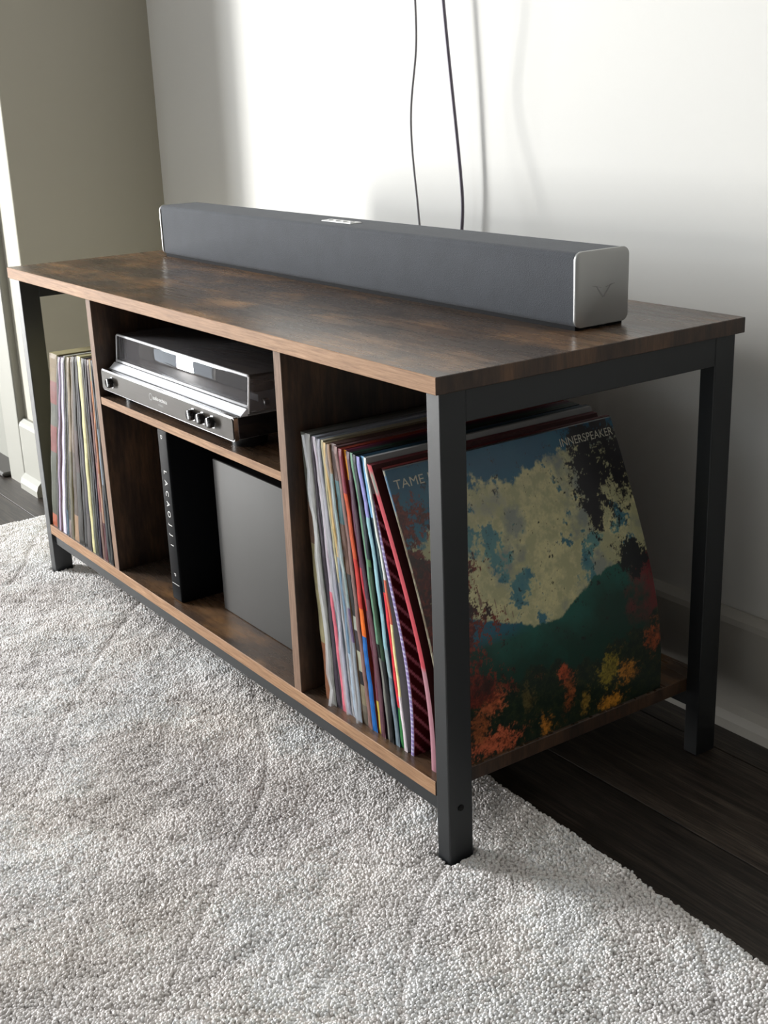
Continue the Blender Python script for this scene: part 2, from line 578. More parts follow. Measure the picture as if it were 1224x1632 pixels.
def build_rug():
    x0, x1, y0, y1 = -1.338, 1.75, -2.30, 0.1465
    S = (1024, 1024)
    step = 0.0031
    T = {k: blur_noise(S, sg, k) for k, sg in ((1, 1.1), (2, 2.6), (3, 7.0), (4, 14.0), (5, 30.0), (6, 3.2), (7, 3.2), (8, 10.0), (9, 10.0))}

    def samp(k, X, Y):
        iy = np.floor((Y - y0) / step).astype(int) % S[0]
        ix = np.floor((X - x0) / step).astype(int) % S[1]
        return T[k][iy, ix]

    def skew(X, Y):
        return Y - 0.045 * (X + 0.10) * (Y - y0) / (y1 - y0)

    def height(X, Y):
        wob = 0.02 * samp(5, X, Y)
        u = (X * 0.85 + Y * 1.1 + wob) / 0.34
        v = (X * 0.85 - Y * 1.1 + wob) / 0.34
        ln = np.maximum(np.exp(-((u - np.round(u)) / 0.018) ** 2), np.exp(-((v - np.round(v)) / 0.018) ** 2))
        h = 0.0112 + 0.0005 * samp(4, X, Y) + 0.0003 * samp(3, X, Y) - 0.0014 * ln
        d = np.minimum(np.minimum(X - x0, x1 - X), np.minimum(y1 - Y, Y - y0))
        e = np.clip(d / 0.009, 0, 1)
        h = h * np.sqrt(1 - (1 - e) ** 2)
        Yr = skew(X, Y)
        k = np.ones_like(h)
        for lx in (-L + IX + WX / 2, -IX - WX / 2):
            q = np.maximum(np.abs(X - lx) / (WX / 2 + 0.0016), np.abs(Yr - (IY + WY / 2)) / (WY / 2 + 0.0016))
            k = np.minimum(k, np.clip((q - 1.0) / 0.14, 0, 1))
        return h * k, ln

    def tint(X, Y, ln):
        base = np.array([0.93, 0.892, 0.87])
        c = base[None, :] * (1 + 0.03 * samp(5, X, Y) + 0.045 * samp(3, X, Y))[:, None]
        c[:, 0] *= 1 + 0.006 * samp(4, X, Y)
        c[:, 2] *= 1 - 0.009 * samp(4, X, Y)
        return c * (1 - 0.10 * ln)[:, None]

    # backing: a plain sheet just under the pile
    xs = np.concatenate([np.arange(x0, x0 + 0.012, 0.003), np.arange(x0 + 0.012, 0.44, 0.006), np.arange(0.46, x1 - 0.02, 0.03), np.linspace(x1 - 0.012, x1, 4)])
    ys = np.concatenate([np.linspace(y0, y0 + 0.012, 4), np.arange(y0 + 0.03, -0.58, 0.03), np.arange(-0.57, y1 - 0.012, 0.006), np.linspace(y1 - 0.012, y1, 5)])
    X, Y = np.meshgrid(xs, ys)
    X, Y = X.ravel(), Y.ravel()
    h, ln = height(X, Y)
    near = (X < 0.42) & (Y > -0.56)
    hb = np.where(near, np.maximum(h - 0.0042, 0.0004), np.maximum(h, 0.0004))
    idx = np.arange(len(X)).reshape(len(ys), len(xs))
    q = np.stack([idx[:-1, :-1], idx[:-1, 1:], idx[1:, 1:], idx[1:, :-1]], -1).reshape(-1, 4)
    me = mesh_np('area_rug', np.stack([X, skew(X, Y), hb], -1), q, tint(X, Y, ln) * 0.9, M_rug)
    o = bpy.data.objects.new('area_rug', me)
    col.objects.link(o)
    tag(o, 'pale grey shaggy area rug spread over the dark wooden floor under the stand', 'rug')
    # pile: blunt yarn tufts
    r = np.random.default_rng(5)
    sp = 0.0030
    gx, gy = np.meshgrid(np.arange(x0 + 0.001, 0.43, sp), np.arange(-0.565, y1 - 0.0005, sp))
    gx = gx.ravel() + r.uniform(-0.5, 0.5, gx.size) * sp
    gy = gy.ravel() + r.uniform(-0.5, 0.5, gy.size) * sp
    gx = np.maximum(gx, x0); gy = np.minimum(gy, y1)
    h, ln = height(gx, gy)
    keep = h > 0.0022
    gx, gy, h, ln = gx[keep], gy[keep], h[keep], ln[keep]
    n = len(gx)
    lx = 0.0009 * samp(6, gx, gy) + 0.0008 * samp(8, gx, gy) + 0.0005 * r.standard_normal(n)
    ly = 0.0009 * samp(7, gx, gy) + 0.0008 * samp(9, gx, gy) + 0.0005 * r.standard_normal(n)
    edge_out = np.exp(-(y1 - gy) / 0.004) * 0.0016
    ly = ly + edge_out
    hh = h + 0.0004 * samp(1, gx, gy) + 0.0004 * samp(2, gx, gy) + 0.0002 * r.standard_normal(n)
    hh = np.maximum(hh, 0.0025)
    rad = sp * r.uniform(0.56, 0.80, n)
    K = 5
    th0 = r.uniform(0, 6.28, n)
    rings = []
    yb = skew(gx, gy)
    for frac, rr, lean in ((0.45, 1.0, 0.25), (0.86, 0.95, 0.8)):
        for k in range(K):
            a = th0 + 2 * np.pi * k / K + frac
            rings.append(np.stack([gx + lx * lean + rad * rr * np.cos(a), yb + ly * lean + rad * rr * np.sin(a), hh * frac], -1))
    apex = np.stack([gx + lx, yb + ly, hh * 1.0], -1)
    P = np.stack(rings + [apex], 1)                      # n, 2K+1, 3
    b0 = (np.arange(n) * (2 * K + 1))[:, None]
    qk = np.array([[k, (k + 1) % K, K + (k + 1) % K, K + k] for k in range(K)])
    tk = np.array([[K + k, K + (k + 1) % K, 2 * K] for k in range(K)])
    q = (b0[:, None, :] + qk[None]).reshape(-1, 4)
    t = (b0[:, None, :] + tk[None]).reshape(-1, 3)
    c = tint(gx, gy, ln) * (1 + 0.05 * r.standard_normal(n))[:, None]
    c = np.clip(c, 0.05, 0.94)
    cc = np.repeat(c[:, None, :], 2 * K + 1, 1)
    cc[:, :K] *= 0.93
    me = mesh_np('pile', P.reshape(-1, 3), q, cc.reshape(-1, 3), M_rug, True, t)
    p = bpy.data.objects.new('pile', me)
    p.parent = o
    p['kind'] = 'stuff'
    col.objects.link(p)
build_rug()

# ------------------------------------------------------------------ the stand
st = thing('tv_stand', 'low industrial media stand of rustic brown boards on a black steel frame', 'tv stand', (-L / 2, D / 2, 0))


def board(name, x0, x1, y0, y1, z0, z1, horiz=True, parent=None):
    bm = new(); box(bm, x0, x1, y0, y1, z0, z1, 0.0006, 1)
    o = obj(name, bm, [M_top, M_edge, M_pan] if horiz else [M_pan, M_edgev], parent)
    if horiz:
        face_mats(o.data, lambda n, c: 0 if abs(n.z) > 0.9 else (2 if abs(n.x) > 0.6 else 1))  # board ends get the darker wood to imitate their shade
    else:
        face_mats(o.data, lambda n, c: 0 if abs(n.x) > 0.5 else 1)
    return o


board('top_board', -L, 0, 0, D, H - TT, H, True, st)
board('bottom_board', -L + IX + WX + 0.0005, -IX - WX - 0.0006, YB, D - YB, ZB - TB, ZB, True, st)
board('middle_shelf', D1, D2 - TD, 0.008, D - 0.02, ZM - TM, ZM, True, st)
board('divider', D1 - TD, D1, 0.0072, D - 0.012, ZB, H - TT, False, st)
board('divider', D2 - TD, D2, 0.0072, D - 0.012, ZB, H - TT, False, st)
b_ = new(); box(b_, D1 - TD, D2, D - 0.012, D - 0.008, ZB, H - TT)
obj('back_panel', b_, M_pan, st)
for x in (-L + IX, -IX - WX):
    for y in (IY, D - IY - WY):
        b_ = new(); box(b_, x, x + WX, y, y + WY, 0.0006, H - TT, 0.0011, 2)
        leg = obj('leg', b_, M_steel, st)
        if y < 0.1 and x > -0.5:
            b_ = new(); cyl(b_, (x + WX + 0.0002, y + WY / 2, 0.066), 0.0033, 0.0012, 'x', 20)
            obj('screw', b_, M_screw, leg)
for x in (-L + IX, -IX - WX):
    b_ = new(); box(b_, x, x + WX, IY + WY, D - IY - WY, H - TT - 0.0307, H - TT, 0.0008, 1)
    obj('side_rail', b_, M_steel, st)
for y in (IY + 0.005, D - IY - 0.026):
    b_ = new(); box(b_, -L + IX + WX, -IX - WX, y, y + 0.021, 0.0559, ZB - TB, 0.0008, 1)
    obj('bottom_rail', b_, M_steel, st)

# ------------------------------------------------------------------ soundbar
SX0, SX1, SY0, SY1, SH = -0.9895, -0.0644, 0.2234, 0.2963, 0.0776
sb = thing('soundbar', 'long charcoal cloth soundbar with silver end caps lying on the stand', 'soundbar', ((SX0 + SX1) / 2, (SY0 + SY1) / 2, H))
b_ = new(); box(b_, SX0 + 0.003, SX1 - 0.003, SY0 + 0.0015, SY1 - 0.001, H + 0.0035, H + SH - 0.0008, 0.0055, 5, 'x')
obj('cloth_body', b_, M_fabric, sb, smooth=True, angle=40)
for x in (SX0, SX1 - 0.004):
    b_ = new(); box(b_, x, x + 0.004, SY0, SY1, H + 0.0028, H + SH, 0.0085, 6, 'x')
    es = [e for e in b_.edges if len(e.link_faces) == 2 and any(abs(f.normal.x) > 0.9 for f in e.link_faces) and not all(abs(f.normal.x) > 0.9 for f in e.link_faces)]
    bmesh.ops.bevel(b_, geom=es, offset=0.0010, segments=2, affect='EDGES', profile=0.5)
    cap = obj('end_cap', b_, M_silver, sb, smooth=True, angle=40)
cap['label'] = 'brushed silver end cap engraved with a winged V mark'
# the winged V mark, engraved strokes on the near cap
def stroke(bm, p, q, w0, w1, x):
    p, q = Vector(p), Vector(q); d = (q - p).normalized(); n = Vector((-d.y, d.x))
    pts = [p + n * w0, p - n * w0, q - n * w1, q + n * w1]
    for dx in (0,):
        vs = [bm.verts.new((x, a.x, a.y)) for a in pts]
        f = bm.faces.new(vs)
b_ = new()
cy_, cz_ = (SY0 + SY1) / 2 + 0.001, H + 0.038
for s in (-1, 1):
    stroke(b_, (cy_ + s * 0.0005, cz_ - 0.0075), (cy_ + s * 0.0095, cz_ + 0.0035), 0.0009, 0.0005, 0)
    stroke(b_, (cy_ + s * 0.0085, cz_ + 0.0034), (cy_ + s * 0.0155, cz_ + 0.0048), 0.0007, 0.0002, 0)
    stroke(b_, (cy_ + s * 0.003, cz_ + 0.0022), (cy_ + s * 0.0075, cz_ + 0.0030), 0.0004, 0.0003, 0)
g = bmesh.ops.extrude_face_region(b_, geom=list(b_.faces))
bmesh.ops.translate(b_, vec=(0.0003, 0, 0), verts=[v for v in g['geom'] if isinstance(v, bmesh.types.BMVert)])
bmesh.ops.translate(b_, vec=(SX1 - 0.0001, 0, 0), verts=b_.verts)
bmesh.ops.recalc_face_normals(b_, faces=b_.faces)
obj('logo', b_, M_mark, cap)
b_ = new(); box(b_, SX0 + 0.005, SX1 - 0.005, SY0 + 0.0040, SY1 - 0.004, H, H + 0.0050)
obj('base_strip', b_, M_rubber, sb)
b_ = new(); box(b_, -0.560, -0.492, 0.247, 0.264, H + SH - 0.0012, H + SH + 0.0004, 0.0006, 1)
strip = obj('control_strip', b_, M_silverb, sb)
for k in range(4):
    b_ = new(); cyl(b_, (-0.551 + k * 0.0165, 0.2555, H + SH + 0.0008), 0.0035, 0.001, 'z', 16)
    obj('button', b_, M_silverb, strip)

# ------------------------------------------------------------------ cables from above
c1 = tube('power_cable', [(-0.66, YW - 0.02, 2.0), (-0.56, YW - 0.06, 1.4), (-0.533, YW - 0.080, 1.0), (-0.5300, YW - 0.0815, 0.853), (-0.5290, YW - 0.080, 0.80), (-0.5345, YW - 0.079, 0.765), (-0.5480, YW - 0.079, 0.715), (-0.5440, YW - 0.083, 0.67), (-0.5320, YW - 0.088, 0.625), (-0.5200, YW - 0.093, 0.59), (-0.5110, YW - 0.097, 0.555), (-0.500, YW - 0.10, 0.50), (-0.50, YW - 0.095, 0.40), (-0.50, YW - 0.05, 0.15), (-0.50, YW - 0.035, 0.02)], 0.0016, M_cable2)
tag(c1, 'thinner dark cable hanging behind the soundbar, wavy and nearer the door', 'cable')
c2 = tube('power_cable', [(-0.62, YW - 0.012, 2.0), (-0.585, YW - 0.022, 1.2), (-0.556, YW - 0.025, 0.95), (-0.547, YW - 0.0245, 0.855), (-0.5385, YW - 0.0235, 0.78), (-0.530, YW - 0.022, 0.71), (-0.524, YW - 0.020, 0.65), (-0.5195, YW - 0.019, 0.605), (-0.5185, YW - 0.018, 0.575), (-0.523, YW - 0.018, 0.54), (-0.535, YW - 0.02, 0.45), (-0.55, YW - 0.03, 0.2), (-0.55, YW - 0.035, 0.02)], 0.0024, M_cable)
tag(c2, 'thicker dark cable hanging close to the wall in one smooth curve', 'cable')

# ------------------------------------------------------------------ turntable
TX0, TX1, TY0, TY1 = -0.7615, -0.3925, 0.0095, 0.345
TZ0, TZ1 = 0.3592, 0.3862
tt = thing('turntable', 'slim gunmetal turntable with a closed clear dust cover on the middle shelf', 'turntable', ((TX0 + TX1) / 2, (TY0 + TY1) / 2, ZM))
b_ = new(); box(b_, TX0, TX1, TY0 + 0.003, TY1, TZ0, TZ1, 0.003, 3)
obj('plinth', b_, M_plinth, tt, smooth=True)
b_ = new(); box(b_, TX0 - 0.0008, TX1 + 0.0008, TY0 + 0.0006, TY0 + 0.006, TZ0 - 0.0008, TZ1 + 0.0012, 0.004, 5, 'y')
fr_ = obj('front_trim', b_, M_chrome, tt, smooth=True, angle=40)
fr_['label'] = 'polished rim round the front'
b_ = new(); box(b_, TX0 + 0.0006, TX1 - 0.0006, TY0 - 0.0004, TY0 + 0.004, TZ0 + 0.0004, TZ1 - 0.0010, 0.0034, 5, 'y')
fp = obj('front_panel', b_, M_gun, tt, smooth=True, angle=40)
b_ = new(); box(b_, TX0 + 0.003, TX1 - 0.003, TY0 + 0.0085, TY0 + 0.0105, TZ1 - 0.0006, TZ1 + 0.0004)
obj('groove', b_, M_black, tt)
b_ = new()  # strip sloped to look brightly lit in front of the cover
pr = [(TY0 + 0.0112, TZ1 - 0.0005), (TY0 + 0.0112, TZ1 + 0.0006), (0.0285, TZ1 + 0.0075), (0.0298, TZ1 + 0.0075), (0.0298, TZ1 - 0.0005)]
va = [b_.verts.new((TX0 + 0.003, p[0], p[1])) for p in pr]; vb = [b_.verts.new((TX1 - 0.001, p[0], p[1])) for p in pr]
for k in range(5):
    b_.faces.new((va[k], va[(k + 1) % 5], vb[(k + 1) % 5], vb[k]))
b_.faces.new(va[::-1]); b_.faces.new(vb)
bmesh.ops.recalc_face_normals(b_, faces=b_.faces)
bz = obj('top_bezel', b_, M_bezel, tt)
bz['label'] = 'sloping strip in front of the dust cover, whitened for reflected light'
b_ = new(); box(b_, TX1 - 0.0015, TX1 + 0.0004, TY0 + 0.0065, TY1 - 0.002, TZ0 + 0.001, TZ1 - 0.0008, 0.0006, 1)
obj('side_panel', b_, M_gloss, tt)
for x in (-0.7262, -0.4891, -0.4650, -0.4405):
    b_ = new(); cyl(b_, (x, TY0 - 0.0045, 0.3735), 0.0066, 0.009, 'y', 32, bev=0.0018)
    k = obj('knob', b_, M_gloss, tt, smooth=True, angle=50)
    b_ = new(); cyl(b_, (x, TY0 - 0.0006, 0.3735), 0.0076, 0.0014, 'y', 32)
    obj('collar', b_, M_chrome, k)
for x in (TX0 + 0.045, TX1 - 0.028):
    for y in (TY0 + 0.035, TY1 - 0.035):
        b_ = new(); cyl(b_, (x, y, (ZM + TZ0) / 2), 0.021, TZ0 - ZM, 'z', 32, 0.0225)
        obj('foot', b_, M_black, tt, smooth=True)
tm_ = text_mesh('audio-technica', 0.0072, 0, 0.95)
bmesh.ops.rotate(tm_, cent=(0, 0, 0), matrix=Matrix.Rotation(math.pi / 2, 3, 'X'), verts=tm_.verts)
bmesh.ops.translate(tm_, vec=(-0.6010, TY0 - 0.0006, 0.3725), verts=tm_.verts)
obj('lettering', tm_, M_white, fp)
b_ = new()
for r0, r1 in ((0.0046, 0.0038),):
    n = 32
    vo = [b_.verts.new((-0.6075 + r0 * math.cos(2 * math.pi * k / n), TY0 - 0.0006, 0.3745 + r0 * math.sin(2 * math.pi * k / n))) for k in range(n)]
    vi = [b_.verts.new((-0.6075 + r1 * math.cos(2 * math.pi * k / n), TY0 - 0.0006, 0.3745 + r1 * math.sin(2 * math.pi * k / n))) for k in range(n)]
    for k in range(n):
        b_.faces.new((vo[k], vo[(k + 1) % n], vi[(k + 1) % n], vi[k]))
obj('emblem', b_, M_mark, fp)
tm_ = text_mesh('STEREO', 0.0030, 0, 1.3)
bmesh.ops.rotate(tm_, cent=(0, 0, 0), matrix=Matrix.Rotation(math.pi / 2, 3, 'X'), verts=tm_.verts)
bmesh.ops.translate(tm_, vec=(-0.5865, TY0 - 0.0006, 0.3668), verts=tm_.verts)
obj('lettering', tm_, M_mark, fp)
# platter, arm
b_ = new(); cyl(b_, (-0.610, 0.185, TZ1 + 0.006), 0.138, 0.010, 'z', 64, bev=0.002)
pl = obj('platter', b_, M_platter, tt, smooth=True)
b_ = new(); cyl(b_, (-0.610, 0.185, TZ1 + 0.0118), 0.132, 0.0016, 'z', 64)
obj('slip_mat', b_, M_felt, pl)
b_ = new(); cyl(b_, (-0.610, 0.185, TZ1 + 0.016), 0.0032, 0.009, 'z', 16)
obj('spindle', b_, M_chrome, pl)
b_ = new(); cyl(b_, (-0.432, 0.275, TZ1 + 0.010), 0.020, 0.020, 'z', 32, bev=0.002)
arm = obj('tonearm', b_, M_black, tt, smooth=True)
arm_t = tube('arm_tube', [(-0.432, 0.315, TZ1 + 0.025), (-0.432, 0.27, TZ1 + 0.025), (-0.434, 0.15, TZ1 + 0.024), (-0.440, 0.085, TZ1 + 0.022)], 0.0032, M_silver, arm)
b_ = new(); box(b_, -0.449, -0.433, 0.062, 0.090, TZ1 + 0.014, TZ1 + 0.024, 0.002, 2)
obj('headshell', b_, M_black, arm)
b_ = new(); box(b_, -0.4155, -0.4075, 0.060, 0.068, TZ1, TZ1 + 0.011, 0.001, 1)
obj('cue_lever', b_, M_chrome, tt)
b_ = new(); box(b_, -0.4375, -0.400, 0.048, 0.0485, TZ1 + 0.012, TZ1 + 0.020)
obj('sticker', b_, M_silverb, tt)
# dust cover: hollow shell of clear acrylic, bevelled, open underneath
b_ = new(); box(b_, TX0 + 0.003, TX1 - 0.001, 0.0305, TY1 - 0.004, TZ1 + 0.0004, 0.4315, 0.004, 3)
bot = [f for f in b_.faces if f.normal.z < -0.3 and f.calc_center_median().z < TZ1 + 0.003]
bmesh.ops.delete(b_, geom=bot, context='FACES')
for v in b_.verts:
    if v.co.y < 0.04:
        v.co.y += 0.085 * (v.co.z - TZ1)
inner = bmesh.ops.solidify(b_, geom=list(b_.faces), thickness=0.0022)
lid = obj('dust_cover', b_, M_acryl, tt, smooth=True, angle=50)
lid['label'] = 'clear acrylic dust cover with white strips for the glint on its edges'
b_ = new()  # added white bars imitate light caught along the acrylic edges
yt_ = 0.0305 + 0.085 * 0.044
box(b_, TX0 + 0.006, TX1 - 0.004, yt_ - 0.0004, yt_ + 0.0030, 0.4290, 0.4319, 0.0009, 2)
box(b_, TX0 + 0.004, TX1 - 0.002, 0.0300, 0.0325, TZ1 + 0.0078, TZ1 + 0.0112, 0.0008, 1)
obj('rim_glint', b_, M_glint, lid, smooth=True, angle=50)
for xx in (TX0 + 0.0030, TX1 - 0.0028):
    b_ = new(); box(b_, xx, xx + 0.0018, 0.0302, 0.0325, TZ1 + 0.001, 0.4300, 0.0006, 1)
    for v in b_.verts:
        v.co.y += 0.085 * (v.co.z - TZ1)
    obj('rim_glint', b_, M_glint, lid)
for x in (TX0 + 0.06, TX1 - 0.06):
    b_ = new(); box(b_, x - 0.018, x + 0.018, TY1 - 0.004, TY1 + 0.010, TZ0 + 0.004, TZ1 + 0.018, 0.002, 2)
    obj('hinge', b_, M_black, tt)

# ------------------------------------------------------------------ grey speaker and black box on the bottom board
sp = thing('speaker_cabinet', 'grey box speaker with a plain flat front beside the right-hand divider', 'speaker', (-0.43, 0.19, ZB))
b_ = new(); box(b_, -0.5468, -0.303, 0.0606, 0.330, ZB, 0.2945, 0.002, 2)
obj('cabinet', b_, M_black, sp)
b_ = new(); box(b_, -0.5478, -0.302, 0.0576, 0.0612, ZB + 0.0006, 0.2965, 0.0012, 2)
f_ = obj('front_panel', b_, M_panel, sp, smooth=True, angle=40)
f_['label'] = 'flat grey front panel'

bx = thing('media_box', 'slim black box standing upright with spaced white letters down its edge', 'box', (-0.612, 0.18, ZB))
b_ = new(); box(b_, -0.6270, -0.5985, 0.0213, 0.330, ZB, 0.3285, 0.003, 3)
cs = obj('case', b_, M_case, bx, smooth=True, angle=45)


def letter_at(s, x, z, size, rot=90):
    t = text_mesh(s, size, 0, 1.0)
    xs_ = [v.co.x for v in t.verts]; ys_ = [v.co.y for v in t.verts]
    bmesh.ops.translate(t, vec=(-(min(xs_) + max(xs_)) / 2, -(min(ys_) + max(ys_)) / 2, 0), verts=t.verts)
    bmesh.ops.rotate(t, cent=(0, 0, 0), matrix=Matrix.Rotation(math.radians(rot), 3, 'Z'), verts=t.verts)
    bmesh.ops.rotate(t, cent=(0, 0, 0), matrix=Matrix.Rotation(math.pi / 2, 3, 'X'), verts=t.verts)
    bmesh.ops.translate(t, vec=(x, 0.0211, z), verts=t.verts)
    return t


zz = [0.2705, 0.2562, 0.2419, 0.2275, 0.2135, 0.1990, 0.1850, 0.1702]
for ch, z in zip('LACAOJJI', zz):
    obj('letter', letter_at(ch, -0.6125, z, 0.0115, -90), M_white, cs)
for z, s in ((0.3180, 0.0075), (0.1285, 0.0085)):
    obj('letter', letter_at('D' if z > 0.2 else 'P', -0.6145 if z > 0.2 else -0.6125, z, s, -90), M_white, cs)
b_ = new(); box(b_, -0.6225, -0.6025, 0.0210, 0.0216, 0.1145, 0.1150); 
obj('printed_rule', b_, M_white, cs)


# ------------------------------------------------------------------ records
def lin(c):
    return tuple(((x / 12.92) if x <= 0.04045 else ((x + 0.055) / 1.055) ** 2.4) for x in c)


def profile(xb, xt, h, bend, s):
    """x and z along the lean, s in 0..1 up the sleeve"""
    return xb + (xt - xb) * (s ** bend)


def record(xb, xt, th, bands, cover, y0, label, group, h=0.303, depth=0.303, bend=1.0, zb=ZB, film=False, stripes=None, jag=0.0, ns=40, topcol=None, dim=1.0, gam=1.0):
    """one sleeve: leans from xb (bottom) to xt (top); bands colour its spine from the bottom up"""
    k_lean = (xt - xb)
    bm = new()
    lay = bm.loops.layers.float_color.new('Col')
    rings = []
    hh = math.sqrt(max(h * h - k_lean * k_lean, 1e-6))
    for i in range(ns + 1):
        s = i / ns
        x = profile(0.0, xt - xb, h, bend, s)
        wv = 0.00035 * math.sin(9 * s + xb * 900) + 0.0002 * math.sin(31 * s + xb * 400)
        t = (th[0] + (th[1] - th[0]) * s) * (1.0 - 0.06 * math.sin(math.pi * s))
        yy = y0 + (jag * random.uniform(-1, 1) if jag else 0) + wv
        zz_ = hh * s
        rnd_ = min(s, 1 - s) * ns
        a = 0.0009 if rnd_ < 1 else 0.0
        rings.append([bm.verts.new((x + wv, yy + 0.0006, zz_)), bm.verts.new((x + t * 0.25 + wv, yy + a, zz_)), bm.verts.new((x + t * 0.75 + wv, yy + a, zz_)), bm.verts.new((x + t + wv, yy + 0.0006, zz_)),
                      bm.verts.new((x + t + wv, y0 + depth, zz_)), bm.verts.new((x + wv, y0 + depth, zz_))])
    cov = lin(cover)

    def spine(s):
        c = bands[-1][1]
        for lim, cc in bands:
            if s <= lim:
                c = cc
                break
        return lin(c)
    tc = lin(topcol) if topcol else None
    for i in range(ns):
        s = (i + 0.5) / ns
        j = 1 + 0.10 * random.uniform(-1, 1)
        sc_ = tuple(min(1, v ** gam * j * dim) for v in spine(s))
        a, c = rings[i], rings[i + 1]
        for k in range(6):
            k2 = (k + 1) % 6
            f = bm.faces.new((a[k], a[k2], c[k2], c[k]))
            colr = sc_ if k in (0, 1, 2) else cov
            for lp in f.loops:
                lp[lay] = (*colr, 1)
    for ring, rev in ((rings[0], True), (rings[-1], False)):
        f = bm.faces.new(ring[::-1] if rev else ring)
        for lp in f.loops:
            lp[lay] = (*(tc or cov), 1)
    bmesh.ops.recalc_face_normals(bm, faces=bm.faces)
    if stripes:
        # slanted print lines on the open cover face, cut as thin strips just proud of the card
        pass
    me = bpy.data.meshes.new('record_sleeve')
    bm.to_mesh(me); bm.free()
    me.materials.append(M_print)
    o = bpy.data.objects.new('record_sleeve', me)
    o.location = (xb, 0, zb)
    col.objects.link(o)
    tag(o, label, 'record', group)
    if film:
        b2 = new()
        for i in range(13):
            pass
        zsn = 16
        prev = None
        for i in range(zsn + 1):
            s = i / zsn
            x = profile(0.0, xt - xb, h, bend, s)
            yy = y0 - 0.0035 + 0.0022 * random.uniform(-1, 1)
            cur = [b2.verts.new((x - 0.0003, y0 + 0.05, hh * s + 0.0002)), b2.verts.new((x + th[0] * 0.35 + 0.0007 * random.uniform(-1, 1), yy, hh * s + 0.0002)), b2.verts.new((x + th[0] * 0.7 + 0.0007 * random.uniform(-1, 1), yy + 0.001, hh * s + 0.0002)), b2.verts.new((x + th[1] + 0.0003, y0 + 0.05, hh * s + 0.0002))]
            if prev:
                for k in range(3):
                    b2.faces.new((prev[k], prev[k + 1], cur[k + 1], cur[k]))
            prev = cur
        fl = bpy.data.meshes.new('plastic_sleeve')
        b2.to_mesh(fl); b2.free()
        fl.materials.append(M_film)
        f_o = bpy.data.objects.new('plastic_sleeve', fl)
        f_o.parent = o
        col.objects.link(f_o)
        f_o['label'] = 'crinkled clear outer sleeve'
    return o


GL, GR = 'records filed in the compartment by the door', 'records filed in the compartment at the near end'
K, W_ = (0.10, 0.10, 0.11), (0.93, 0.92, 0.97)
